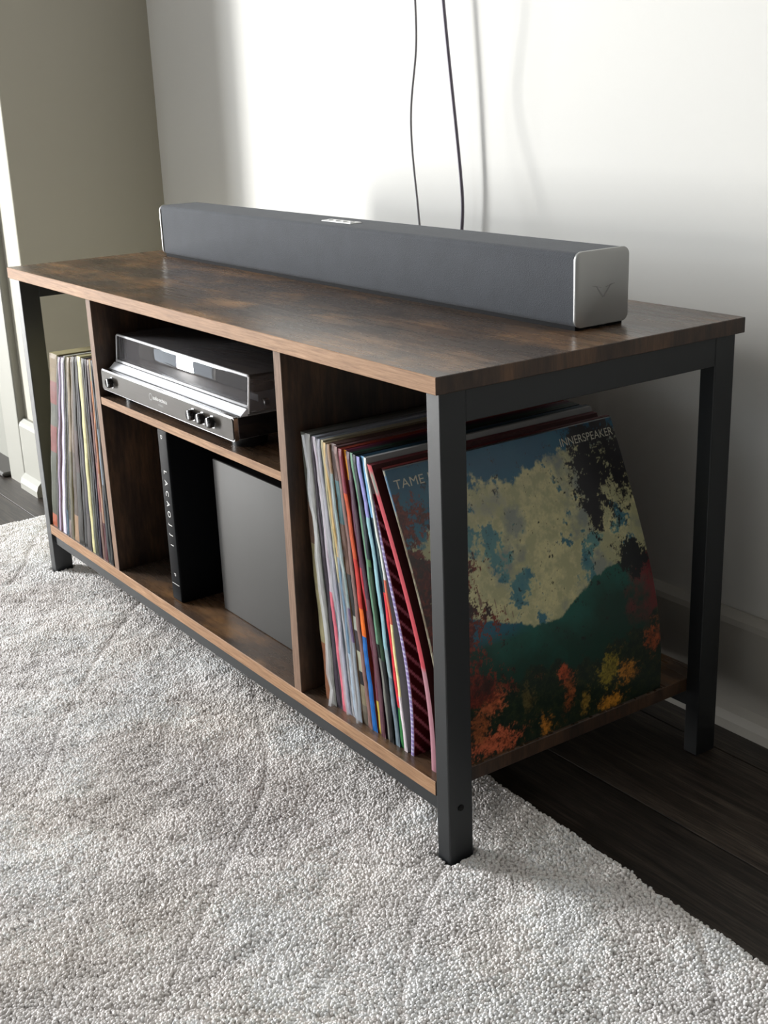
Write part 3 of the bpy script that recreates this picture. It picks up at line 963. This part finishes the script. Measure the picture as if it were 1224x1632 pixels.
# --- left compartment: x at the bottom, x at the top (left faces)
left = [
    (-1.0385, -0.9530, 0.0150, [(0.07, (0.75, 0.45, 0.28)), (0.45, (0.36, 0.38, 0.31)), (0.60, (0.56, 0.24, 0.20)), (0.72, (0.36, 0.37, 0.30)), (0.85, (0.56, 0.24, 0.20)), (1.0, (0.56, 0.48, 0.30))], (0.72, 0.68, 0.52), 'olive and rust boxed record, outermost beside the far leg'),
    (-1.0225, -0.9375, 0.0040, [(1, (0.16, 0.15, 0.15))], (0.2, 0.18, 0.18), 'black record between the olive box and the thin lilac spine'),
    (-1.0180, -0.9325, 0.0060, [(1, (0.80, 0.74, 0.82))], (0.7, 0.65, 0.7), 'pale lilac record edged by a thin purple spine'),
    (-1.0115, -0.9255, 0.0058, [(0.7, (0.38, 0.12, 0.26)), (1, (0.36, 0.28, 0.42))], (0.3, 0.1, 0.2), 'thin plum purple spine between the lilac and the white records'),
    (-1.0050, -0.9185, 0.0130, [(1, (0.93, 0.91, 0.97))], (0.85, 0.85, 0.9), 'brightest white wide spine of the far compartment'),
    (-0.9905, -0.9045, 0.0055, [(0.15, (0.30, 0.42, 0.50)), (1, (0.17, 0.20, 0.22))], (0.8, 0.8, 0.75), 'dark slate record right after the bright white spine'),
    (-0.9845, -0.8985, 0.0085, [(0.1, (0.6, 0.55, 0.55)), (0.5, (0.24, 0.20, 0.20)), (1, (0.14, 0.11, 0.10))], (0.35, 0.3, 0.25), 'dark brown record with worn scuffed foot'),
    (-0.9750, -0.8905, 0.0080, [(0.5, (0.50, 0.48, 0.40)), (1, (0.63, 0.58, 0.50))], (0.6, 0.56, 0.42), 'olive cream record with a rounded tan top corner'),
    (-0.9660, -0.8830, 0.0085, [(0.15, (0.72, 0.62, 0.52)), (0.5, (0.42, 0.37, 0.33)), (1, (0.52, 0.46, 0.40))], (0.45, 0.4, 0.3), 'taupe record with a pale chipped foot'),
    (-0.9560, -0.8750, 0.0080, [(0.4, (0.28, 0.27, 0.25)), (0.62, (0.37, 0.28, 0.27)), (1, (0.26, 0.24, 0.20))], (0.25, 0.22, 0.18), 'mottled brown record before the narrow black gap'),
    (-0.9465, -0.8680, 0.0060, [(1, (0.13, 0.12, 0.14))], (0.15, 0.15, 0.15), 'black record behind the brown mottled one'),
    (-0.9390, -0.8620, 0.0065, [(0.2, (0.40, 0.38, 0.38)), (0.6, (0.30, 0.28, 0.33)), (1, (0.22, 0.20, 0.26))], (0.2, 0.2, 0.24), 'charcoal violet record before the pale yellow one'),
    (-0.9310, -0.8555, 0.0088, [(1, (0.88, 0.86, 0.70))], (0.75, 0.72, 0.55), 'pale yellow record with the brightest cream spine'),
    (-0.9210, -0.8460, 0.0085, [(0.5, (0.34, 0.35, 0.29)), (1, (0.48, 0.45, 0.36))], (0.5, 0.5, 0.4), 'olive grey record right after the cream yellow spine'),
    (-0.9115, -0.8375, 0.0080, [(0.5, (0.12, 0.14, 0.20)), (1, (0.14, 0.12, 0.16))], (0.12, 0.12, 0.15), 'near black navy record in the far compartment'),
    (-0.9025, -0.8295, 0.0070, [(0.45, (0.20, 0.18, 0.30)), (1, (0.30, 0.24, 0.28))], (0.2, 0.18, 0.2), 'dusky violet record before the rust spine'),
    (-0.8945, -0.8225, 0.0075, [(0.25, (0.55, 0.45, 0.42)), (0.5, (0.58, 0.34, 0.32)), (0.75, (0.46, 0.20, 0.12)), (1, (0.36, 0.16, 0.10))], (0.4, 0.2, 0.15), 'rust red record beside the tan streaked one'),
    (-0.8860, -0.8150, 0.0070, [(0.2, (0.45, 0.22, 0.28)), (0.45, (0.72, 0.60, 0.52)), (0.7, (0.72, 0.50, 0.34)), (0.9, (0.80, 0.58, 0.38)), (1, (0.75, 0.68, 0.50))], (0.6, 0.45, 0.3), 'tan orange record with a flecked foot'),
    (-0.8780, -0.8080, 0.0080, [(0.09, (0.30, 0.33, 0.34)), (0.11, (0.25, 0.75, 0.75)), (0.4, (0.25, 0.27, 0.29)), (0.68, (0.58, 0.62, 0.66)), (1, (0.36, 0.38, 0.40))], (0.3, 0.32, 0.34), 'blue grey record with a turquoise dot near its foot'),
    (-0.8690, -0.7995, 0.0085, [(1, (0.12, 0.12, 0.13))], (0.14, 0.14, 0.15), 'black record leaning against the far divider'),
]
EL = [(-1.0385, -.956), (-1.0155, -.926), (-1.0045, -.9165), (-.9965, -.9105), (-.9885, -.9055), (-.9755, -.8985), (-.9655, -.892), (-.954, -.8855), (-.9425, -.8745), (-.9225, -.8665),
      (-.9015, -.8575), (-.8875, -.8515), (-.8715, -.8455), (-.861, -.8325), (-.848, -.8265), (-.840, -.8195), (-.8335, -.813), (-.823, -.803), (-.8135, -.7970), (-.803, -.7915), (-.7935, -.7856)]
for i, (_, _, _, bands, cover, lab) in enumerate(left):
    a, c = EL[i], EL[i + 1]
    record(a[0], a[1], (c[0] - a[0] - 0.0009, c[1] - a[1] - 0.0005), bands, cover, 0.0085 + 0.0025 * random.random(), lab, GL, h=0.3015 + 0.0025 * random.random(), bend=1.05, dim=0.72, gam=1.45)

# --- right compartment
right = [
    (-0.2440, -0.2665, 0.0115, [(0.22, (0.50, 0.32, 0.20)), (0.6, (0.58, 0.55, 0.42)), (0.75, (0.42, 0.33, 0.27)), (1, (0.42, 0.43, 0.40))], (0.35, 0.35, 0.33), 'olive tan record, innermost against the near divider', False),
    (-0.2310, -0.2540, 0.0105, [(1, (0.60, 0.60, 0.58))], (0.45, 0.46, 0.45), 'dull silver grey record in a crinkled clear sleeve', True),
    (-0.2185, -0.2445, 0.0060, [(1, (0.22, 0.18, 0.23))], (0.5, 0.5, 0.5), 'thin dark aubergine spine beside the pink edged one', False),
    (-0.2080, -0.2385, 0.0075, [(0.45, (0.80, 0.42, 0.48)), (1, (0.68, 0.64, 0.68))], (0.6, 0.62, 0.66), 'pink footed record with a lilac white upper spine', False),
    (-0.1990, -0.2325, 0.0070, [(1, (0.70, 0.70, 0.76))], (0.6, 0.64, 0.7), 'pale lavender record in a loose clear sleeve', True),
    (-0.1910, -0.2265, 0.0060, [(0.5, (0.68, 0.68, 0.70)), (1, (0.80, 0.77, 0.64))], (0.7, 0.68, 0.6), 'cream topped record with a whitish foot', False),
    (-0.1845, -0.2210, 0.0075, [(0.25, (0.62, 0.68, 0.74)), (0.56, (0.42, 0.52, 0.60)), (0.60, (0.5, 0.55, 0.6)), (1, (0.72, 0.62, 0.42))], (0.55, 0.5, 0.4), 'slate blue record that turns mustard above its middle', False),
    (-0.1765, -0.2150, 0.0065, [(0.3, (0.66, 0.70, 0.74)), (0.42, (0.50, 0.42, 0.58)), (0.9, (0.66, 0.74, 0.74)), (1, (0.75, 0.62, 0.5))], (0.6, 0.5, 0.4), 'powder blue record with a violet patch near its foot', True),
    (-0.1690, -0.2090, 0.0090, [(0.07, (0.5, 0.47, 0.42)), (0.14, (0.62, 0.58, 0.48)), (0.20, (0.20, 0.19, 0.2)), (0.27, (0.70, 0.70, 0.62)), (0.34, (0.22, 0.2, 0.22)), (0.40, (0.62, 0.64, 0.6)), (0.55, (0.16, 0.17, 0.17)), (0.72, (0.40, 0.29, 0.24)), (0.88, (0.26, 0.40, 0.42)), (1, (0.30, 0.20, 0.18))], (0.3, 0.22, 0.2), 'patchwork record chequered grey and black down its lower spine', False),
    (-0.1590, -0.1985, 0.0065, [(1, (0.52, 0.40, 0.38))], (0.4, 0.3, 0.3), 'dusty mauve brown record next to the blue footed one', False),
    (-0.1510, -0.1915, 0.0090, [(0.34, (0.02, 0.40, 0.68)), (0.44, (0.90, 0.45, 0.10)), (0.62, (0.76, 0.20, 0.16)), (0.85, (0.75, 0.32, 0.14)), (1, (0.5, 0.12, 0.22))], (0.5, 0.2, 0.15), 'record with a vivid blue foot and a flaming orange upper spine', False),
    (-0.1410, -0.1845, 0.0050, [(0.12, (0.75, 0.68, 0.30)), (0.45, (0.45, 0.24, 0.30)), (0.6, (0.72, 0.20, 0.25)), (0.9, (0.38, 0.18, 0.30)), (1, (0.90, 0.62, 0.2))], (0.35, 0.12, 0.2), 'crimson and plum record with a yellow foot', False),
    (-0.1340, -0.1790, 0.0060, [(0.5, (0.40, 0.26, 0.30)), (1, (0.28, 0.16, 0.24))], (0.2, 0.1, 0.15), 'muted burgundy record with fine pale rules', False),
    (-0.1250, -0.1720, 0.0055, [(0.3, (0.50, 0.50, 0.48)), (0.35, (0.10, 0.12, 0.10)), (1, (0.42, 0.58, 0.48))], (0.1, 0.2, 0.15), 'thin sage green spine beside the leafy green one', False),
    (-0.1185, -0.1660, 0.0075, [(0.3, (0.08, 0.09, 0.10)), (0.62, (0.10, 0.24, 0.14)), (0.66, (0.25, 0.42, 0.25)), (1, (0.12, 0.18, 0.22))], (0.06, 0.1, 0.08), 'dark leafy green record', False),
    (-0.1100, -0.1595, 0.0060, [(0.25, (0.48, 0.54, 0.58)), (0.35, (0.60, 0.68, 0.70)), (0.8, (0.60, 0.76, 0.80)), (1, (0.60, 0.60, 0.82))], (0.2, 0.3, 0.4), 'pale ice blue record with a steel grey foot', False),
    (-0.1020, -0.1525, 0.0058, [(0.15, (0.20, 0.48, 0.26)), (0.55, (0.85, 0.22, 0.26)), (0.8, (0.14, 0.28, 0.30)), (1, (0.45, 0.66, 0.80))], (0.1, 0.2, 0.25), 'scarlet record with a grass green foot', False),
    (-0.0945, -0.1460, 0.0065, [(0.2, (0.90, 0.86, 0.88)), (0.45, (0.92, 0.88, 0.66)), (0.6, (0.85, 0.45, 0.35)), (1, (0.90, 0.92, 0.90))], (0.6, 0.6, 0.6), 'ivory record just before the diagonal striped sleeve', False),
]
for i, (xb, xt, th, bands, cover, lab, film) in enumerate(right):
    nb, nt_ = (right[i + 1][0], right[i + 1][1]) if i + 1 < len(right) else (xb + 0.0065, xt + 0.0045)
    record(xb, xt, (nb - xb - 0.0010, nt_ - xt - 0.0004), bands, cover, 0.0185 + 0.003 * random.random(), lab, GR, h=0.303 + 0.003 * random.random(), bend=1.0 + 0.34 * i / 17, film=film, jag=0.0002, dim=0.85, gam=1.1)


# bent sleeves at the near end -------------------------------------------------
PROF = [(0.0, -0.0300), (0.12, -0.0290), (0.27, -0.0335), (0.41, -0.0430), (0.59, -0.0620), (0.77, -0.0840), (1.0, -0.1150)]


def prof_x(s, off_b=0.0, off_t=0.0):
    x = np.interp(s, [p[0] for p in PROF], [p[1] for p in PROF])
    return x + off_b + (off_t - off_b) * s


_zs = np.linspace(0, 1, 61)


def smooth_curve(off_b, off_t, mid=0.0):
    xs_ = np.array([prof_x(s, off_b, off_t) - mid * math.sin(math.pi * s ** 1.3) for s in _zs])
    for _ in range(30):
        xs_[1:-1] = 0.5 * xs_[1:-1] + 0.25 * (xs_[:-2] + xs_[2:])
    return xs_


def bent_sleeve(name, off_b, off_t, th, y0, h, spine_fn, label, cover_fn=None, n_u=2, n_v=60, cat='record', depth=0.302, top=(0.1, 0.1, 0.1), left_c=(0.1, 0.08, 0.08), m=None, mid=0.0):
    """curved card sleeve; x is the side facing the near end; cover_fn(u, v) -> rgb array paints that side"""
    xs_ = smooth_curve(off_b, off_t, mid)
    hz = h * 0.968
    U = np.linspace(0, 1, n_u + 1); V = np.linspace(0, 1, n_v + 1)
    XV = np.interp(V, _zs, xs_)
    co, fc, cc = [], [], []
    def grid(P, C):
        b0 = sum(len(a) for a in co)
        ny, nx = P.shape[:2]
        co.append(P.reshape(-1, 3)); cc.append(C.reshape(-1, 3))
        idx = np.arange(ny * nx).reshape(ny, nx) + b0
        fc.append(np.stack([idx[:-1, :-1], idx[:-1, 1:], idx[1:, 1:], idx[1:, :-1]], -1).reshape(-1, 4))
    UU, VV = np.meshgrid(U, V)
    Xc = np.repeat(XV[:, None], n_u + 1, 1)
    C = cover_fn(UU, VV) if cover_fn else np.broadcast_to(np.array(left_c), UU.shape + (3,))
    grid(np.stack([Xc, y0 + UU * depth, VV * hz], -1), np.array(C))                       # near side
    e = np.linspace(0, 1, 5)
    EE, VE = np.meshgrid(e, V)
    Xe = np.repeat(XV[:, None], 5, 1) - th * (1 - EE)
    grid(np.stack([Xe, y0 - 0.0006 * np.sin(EE * math.pi), VE * hz], -1), np.array(spine_fn(EE, VE)))   # spine
    U2, V2 = np.meshgrid(np.array([1.0, 0.0]), V)
    grid(np.stack([np.repeat(XV[:, None], 2, 1) - th, y0 + U2 * depth, V2 * hz], -1), np.broadcast_to(np.array(left_c), U2.shape + (3,)))
    Ub, Eb = np.meshgrid(np.array([1.0, 0.0]), V)
    grid(np.stack([np.repeat(XV[:, None], 2, 1) - th * (1 - Ub), np.full(Ub.shape, y0 + depth), Eb * hz], -1)[:, ::-1], np.broadcast_to(np.array(left_c), Ub.shape + (3,)))
    for vi, zc in ((0, 0.0), (-1, hz)):
        T, E2 = np.meshgrid(np.array([0.0, 1.0]), np.array([0.0, 1.0]))
        grid(np.stack([XV[vi] - th * (1 - T), y0 + E2 * depth, np.full(T.shape, zc)], -1), np.broadcast_to(np.array(top), T.shape + (3,)))
    co = np.concatenate(co); fc = np.concatenate(fc); cc = np.concatenate(cc)
    me = bpy.data.meshes.new(name)
    me.vertices.add(len(co)); me.vertices.foreach_set('co', co.ravel())
    me.loops.add(fc.size); me.loops.foreach_set('vertex_index', fc.ravel())
    me.polygons.add(len(fc)); me.polygons.foreach_set('loop_start', np.arange(0, fc.size, 4)); me.polygons.foreach_set('loop_total', np.full(len(fc), 4))
    me.update(calc_edges=True)
    ca = me.color_attributes.new('Col', 'FLOAT_COLOR', 'POINT')
    ca.data.foreach_set('color', np.concatenate([cc, np.ones((len(cc), 1))], -1).astype(np.float32).ravel())
    me.materials.append(m or M_print)
    o = bpy.data.objects.new(name, me)
    o.location = (0, 0, ZB)
    col.objects.link(o)
    tag(o, label, cat, GR)
    return o, xs_, hz


def const(c):
    c = np.array(lin(c))
    return lambda a, b: np.broadcast_to(c, a.shape + (3,)).copy()


# sleeve with slanting pink rules on dark red
def striped(u, v):
    base = np.array(lin((0.27, 0.05, 0.08))); ln = np.array(lin((0.72, 0.42, 0.48)))
    w_ = (v * 0.303 + u * 0.302 * 1.25) / 0.0165
    k = (np.abs(w_ - np.round(w_)) < 0.13) | (u < 0.004)
    return np.where(k[..., None], ln, base)
def striped_spine(e, v):
    a = np.array(lin((0.52, 0.46, 0.66))); b2 = np.array(lin((0.72, 0.70, 0.80)))
    w_ = v * 60
    return np.where((np.abs(w_ - np.round(w_)) < 0.2)[..., None], b2, a)
bent_sleeve('record_sleeve', -0.0490, -0.0270, 0.0048, 0.021, 0.303, striped_spine, 'dark red sleeve printed with slanting pink stripes', striped, 220, 260, left_c=lin((0.5, 0.45, 0.5)), top=lin((0.3, 0.1, 0.12)), mid=0.0075)
# thick red sleeve, dark maroon cover
def red_spine(e, v):
    r = np.array(lin((0.68, 0.24, 0.28))); p = np.array(lin((0.62, 0.44, 0.48))); g = np.array(lin((0.50, 0.52, 0.48)))
    c = np.where((v > 0.35)[..., None], r, p)
    c = np.where(((v > 0.90) & (v < 0.975) & (e > 0.1) & (e < 0.9))[..., None], g, c)
    return c
bent_sleeve('record_sleeve', -0.0095, -0.0165, 0.0075, 0.019, 0.306, red_spine, 'thick crimson spined sleeve with a maroon cover behind the landscape one', lambda u, v: np.broadcast_to(np.array(lin((0.27, 0.12, 0.12))), u.shape + (3,)).copy(), 2, 60, left_c=lin((0.3, 0.08, 0.1)), top=lin((0.42, 0.20, 0.22)))
bent_sleeve('record_sleeve', -0.0035, -0.0050, 0.0050, 0.0265, 0.3035, const((0.25, 0.10, 0.10)), 'maroon sleeve squeezed directly behind the landscape cover', None, 2, 60, left_c=lin((0.27, 0.10, 0.10)), top=lin((0.40, 0.16, 0.15)))


# landscape cover (a generic view: sky, clouds, hills and autumn woods)
def landscape(u, v):
    ny, nx = u.shape
    S = 512
    n1 = fbm((S, S), 1.9, 31, 3); n2 = fbm((S, S), 1.45, 32, 5); n3 = fbm((S, S), 1.1, 33, 14); n4 = fbm((S, S), 1.9, 34, 3)
    iy = (v * (S - 1) * 0.93).astype(int); ix = (u * (S - 1) * 0.93).astype(int)
    a, b2, c3, d4 = n1[iy, ix], n2[iy, ix], n3[iy, ix], n4[iy, ix]
    def L_(*c): return np.array(lin(c))
    def st_(x, lo, hi): return np.clip((x - lo) / (hi - lo), 0, 1)[..., None]
    def mx(c, d, k): return c * (1 - k) + d * k
    sky = mx(L_(0.20, 0.47, 0.52), L_(0.09, 0.33, 0.44), st_(v + 0.03 * a, 0.55, 0.98))
    # clouds
    cl = mx(L_(0.66, 0.65, 0.50), L_(0.80, 0.77, 0.58), st_(b2, -1, 1.2))
    cl = mx(cl, L_(0.46, 0.50, 0.50), st_(d4 + 0.4 * a, 0.5, 1.7) * 0.8)
    lim = np.interp(u, [0, .115, .2, .317, .42, .509, .627, .72, 1], [.76, .80, .895, .911, .888, .886, .92, .947, .96]) + 0.012 * b2
    kc = st_(lim - v, -0.003, 0.012)
    G = lambda cu, cv, su, sv: np.exp(-((u - cu) / su) ** 2 - ((v - cv) / sv) ** 2)
    holes = st_(0.42 * a + 0.55 * b2 + 1.7 * G(.33, .68, .07, .07) + 1.7 * G(.41, .56, .07, .08) + 1.4 * G(.22, .74, .06, .05) + 1.5 * G(.79, .62, .09, .045) + 1.2 * G(.68, .53, .05, .05) - 1.2 * G(.56, .68, .07, .3) - 1.0 * G(.25, .55, .1, .05) - 1.0 * G(.35, .87, .2, .05), 0.75, 1.15)
    cl = mx(cl, L_(0.50, 0.52, 0.50), st_(G(.36, .82, .10, .045) + 0.3 * b2, 0.35, 1.1) * 0.7)
    teal = mx(L_(0.36, 0.54, 0.53), L_(0.22, 0.42, 0.48), st_(a, -1, 1))
    c = mx(sky, mx(cl, teal, holes), kc)
    # far blue hill and green hills
    ridge = np.interp(u, [0, .175, .3, .40, .47, .55, .633, .72, .805, 1], [.50, .500, .452, .418, .400, .412, .452, .492, .520, .53]) + 0.004 * b2
    k = st_(ridge - v, -0.002, 0.004)
    hill = mx(L_(0.08, 0.32, 0.28), L_(0.05, 0.20, 0.16), st_(ridge - v + 0.02 * a, 0.02, 0.13))
    hill = mx(hill, L_(0.10, 0.34, 0.42), st_(0.46 - u + 0.02 * b2, 0, 0.14) * st_(v, 0.39, 0.43))
    hill = mx(hill, L_(0.42, 0.14, 0.15), st_(u + 0.03 * b2, 0.86, 0.99) * st_(v, 0.24, 0.34))
    c = mx(c, hill, k)
    # woods
    tl = np.interp(u, [0, .14, .3, .5, .62, .8, 1], [.32, .31, .26, .265, .22, .24, .31]) + 0.012 * np.sin(u * 51 + 1) + 0.016 * b2
    wood = mx(L_(0.07, 0.13, 0.10), L_(0.16, 0.20, 0.12), st_(c3, -0.5, 1.3))
    def patch(cu, cv, su, sv, colr, g=1.0):
        nonlocal wood
        q = np.exp(-((u - cu) / su) ** 2 - ((v - cv) / sv) ** 2) * g + 0.16 * c3 + 0.12 * b2
        wood = mx(wood, L_(*colr) * (1 + 0.35 * np.clip(c3, -1.5, 1.5))[..., None], st_(q, 0.42, 0.75))
    for p_ in ((0.20, 0.22, 0.085, 0.07, (0.62, 0.32, 0.20)), (0.20, 0.05, 0.12, 0.06, (0.66, 0.33, 0.22)), (0.15, 0.13, 0.05, 0.07, (0.50, 0.28, 0.16)),
               (0.53, 0.21, 0.035, 0.045, (0.58, 0.26, 0.15)), (0.55, 0.13, 0.03, 0.06, (0.48, 0.26, 0.14)), (0.44, 0.03, 0.035, 0.05, (0.62, 0.40, 0.15)),
               (0.74, 0.15, 0.06, 0.07, (0.50, 0.44, 0.16)), (0.82, 0.13, 0.05, 0.05, (0.64, 0.42, 0.16)), (0.75, 0.03, 0.07, 0.04, (0.68, 0.46, 0.16)),
               (0.96, 0.22, 0.05, 0.06, (0.52, 0.26, 0.15)), (0.36, 0.16, 0.03, 0.06, (0.28, 0.25, 0.14)), (0.62, 0.06, 0.025, 0.06, (0.48, 0.38, 0.16))):
        patch(*p_)
    c = mx(c, wood, st_(tl - v, -0.006, 0.012))
    # red-brown tree at the front edge, leaning out of the left border
    tr = np.interp(v, [0.2, .5, .6, .8, .93], [.20, .22, .20, .10, .03]) + 0.05 * np.sin(v * 31) - u + 0.045 * c3 + 0.035 * b2
    tr = np.where((v < 0.93) & (v > 0.2), tr, -1)
    leaf = mx(L_(0.27, 0.09, 0.08), L_(0.46, 0.18, 0.12), st_(c3, -0.4, 1.6))
    leaf = mx(leaf, L_(0.10, 0.10, 0.09), st_(b2, 0.3, 1.2) * 0.7)
    c = mx(c, leaf, st_(tr, 0.0, 0.02))
    # dark hanging foliage, upper far corner, and the bush below it
    q = np.exp(-(((u - 0.885) / 0.15) ** 4) - (((v - 0.86) / 0.17) ** 4)) + 0.9 * G(.80, .70, .035, .07) + 0.20 * c3 + 0.14 * b2 - 0.45 * G(.90, .76, .05, .05)
    c = mx(c, L_(0.09, 0.08, 0.10), st_(q, 0.46, 0.60))
    q = G(.92, .525, .10, .075) + 0.18 * c3 + 0.10 * b2
    c = mx(c, L_(0.07, 0.08, 0.09), st_(q, 0.46, 0.58))
    # row of small red spruces in the mist
    for cu, cv, hh in ((0.226, 0.555, 0.035), (0.284, 0.512, 0.024), (0.318, 0.487, 0.016), (0.345, 0.468, 0.012)):
        t_ = 1 - np.abs(u - cu) / (0.30 * hh * np.clip((cv + hh - v) / (2 * hh), 0.05, 1)) 
        ok = (np.abs(v - cv) < hh)
        c = mx(c, L_(0.45, 0.30, 0.28), (st_(t_ + 0.25 * c3, 0, 0.4)[..., 0] * ok)[..., None] * 0.85)
    return np.clip(c, 0.002, 0.95)


def album_spine(e, v):
    n = fbm((64, 64), 0.8, 55)
    iy = (v * 63).astype(int); ix = (e * 63).astype(int)
    k = np.clip((n[iy, ix] + 0.2), 0, 1)[..., None]
    base = np.where((v > 0.86)[..., None], np.array(lin((0.30, 0.48, 0.62))), np.array(lin((0.42, 0.36, 0.28))))
    return base * (1 - k) + np.array(lin((0.60, 0.58, 0.50))) * k


alb, axs, ahz = bent_sleeve('record_sleeve', 0.0010, 0.0010, 0.0036, 0.0225, 0.3035, album_spine, 'large landscape cover facing the near end, clouds above hills and autumn woods', landscape, 330, 330, left_c=lin((0.3, 0.3, 0.3)), top=lin((0.35, 0.37, 0.38)), m=M_printg)


def cover_text(s, size, u0, v0, u1):
    t = text_mesh(s, size, 0, 1.0, 1.02)
    xs2 = [v.co.x for v in t.verts]
    mn, mxx = min(xs2), max(xs2)
    k = (u1 - u0) * 0.302 / (mxx - mn)
    bmesh.ops.triangulate(t, faces=t.faces)
    for v in t.verts:
        yy = 0.0225 + u0 * 0.302 + (v.co.x - mn) * k
        zz2 = (v0 * 0.3035 + v.co.y) * 0.968
        s_ = zz2 / ahz
        x = float(np.interp(s_, _zs, axs)) + 0.00025
        v.co = Vector((x, yy, zz2))
    me = bpy.data.meshes.new('lettering'); t.to_mesh(me); t.free(); me.materials.append(M_letter)
    o = bpy.data.objects.new('lettering', me); o.parent = alb; col.objects.link(o)
    return o


cover_text('TAME IMPALA', 0.0125, 0.020, 0.938, 0.310)
cover_text('INNERSPEAKER', 0.0118, 0.735, 0.942, 0.988)
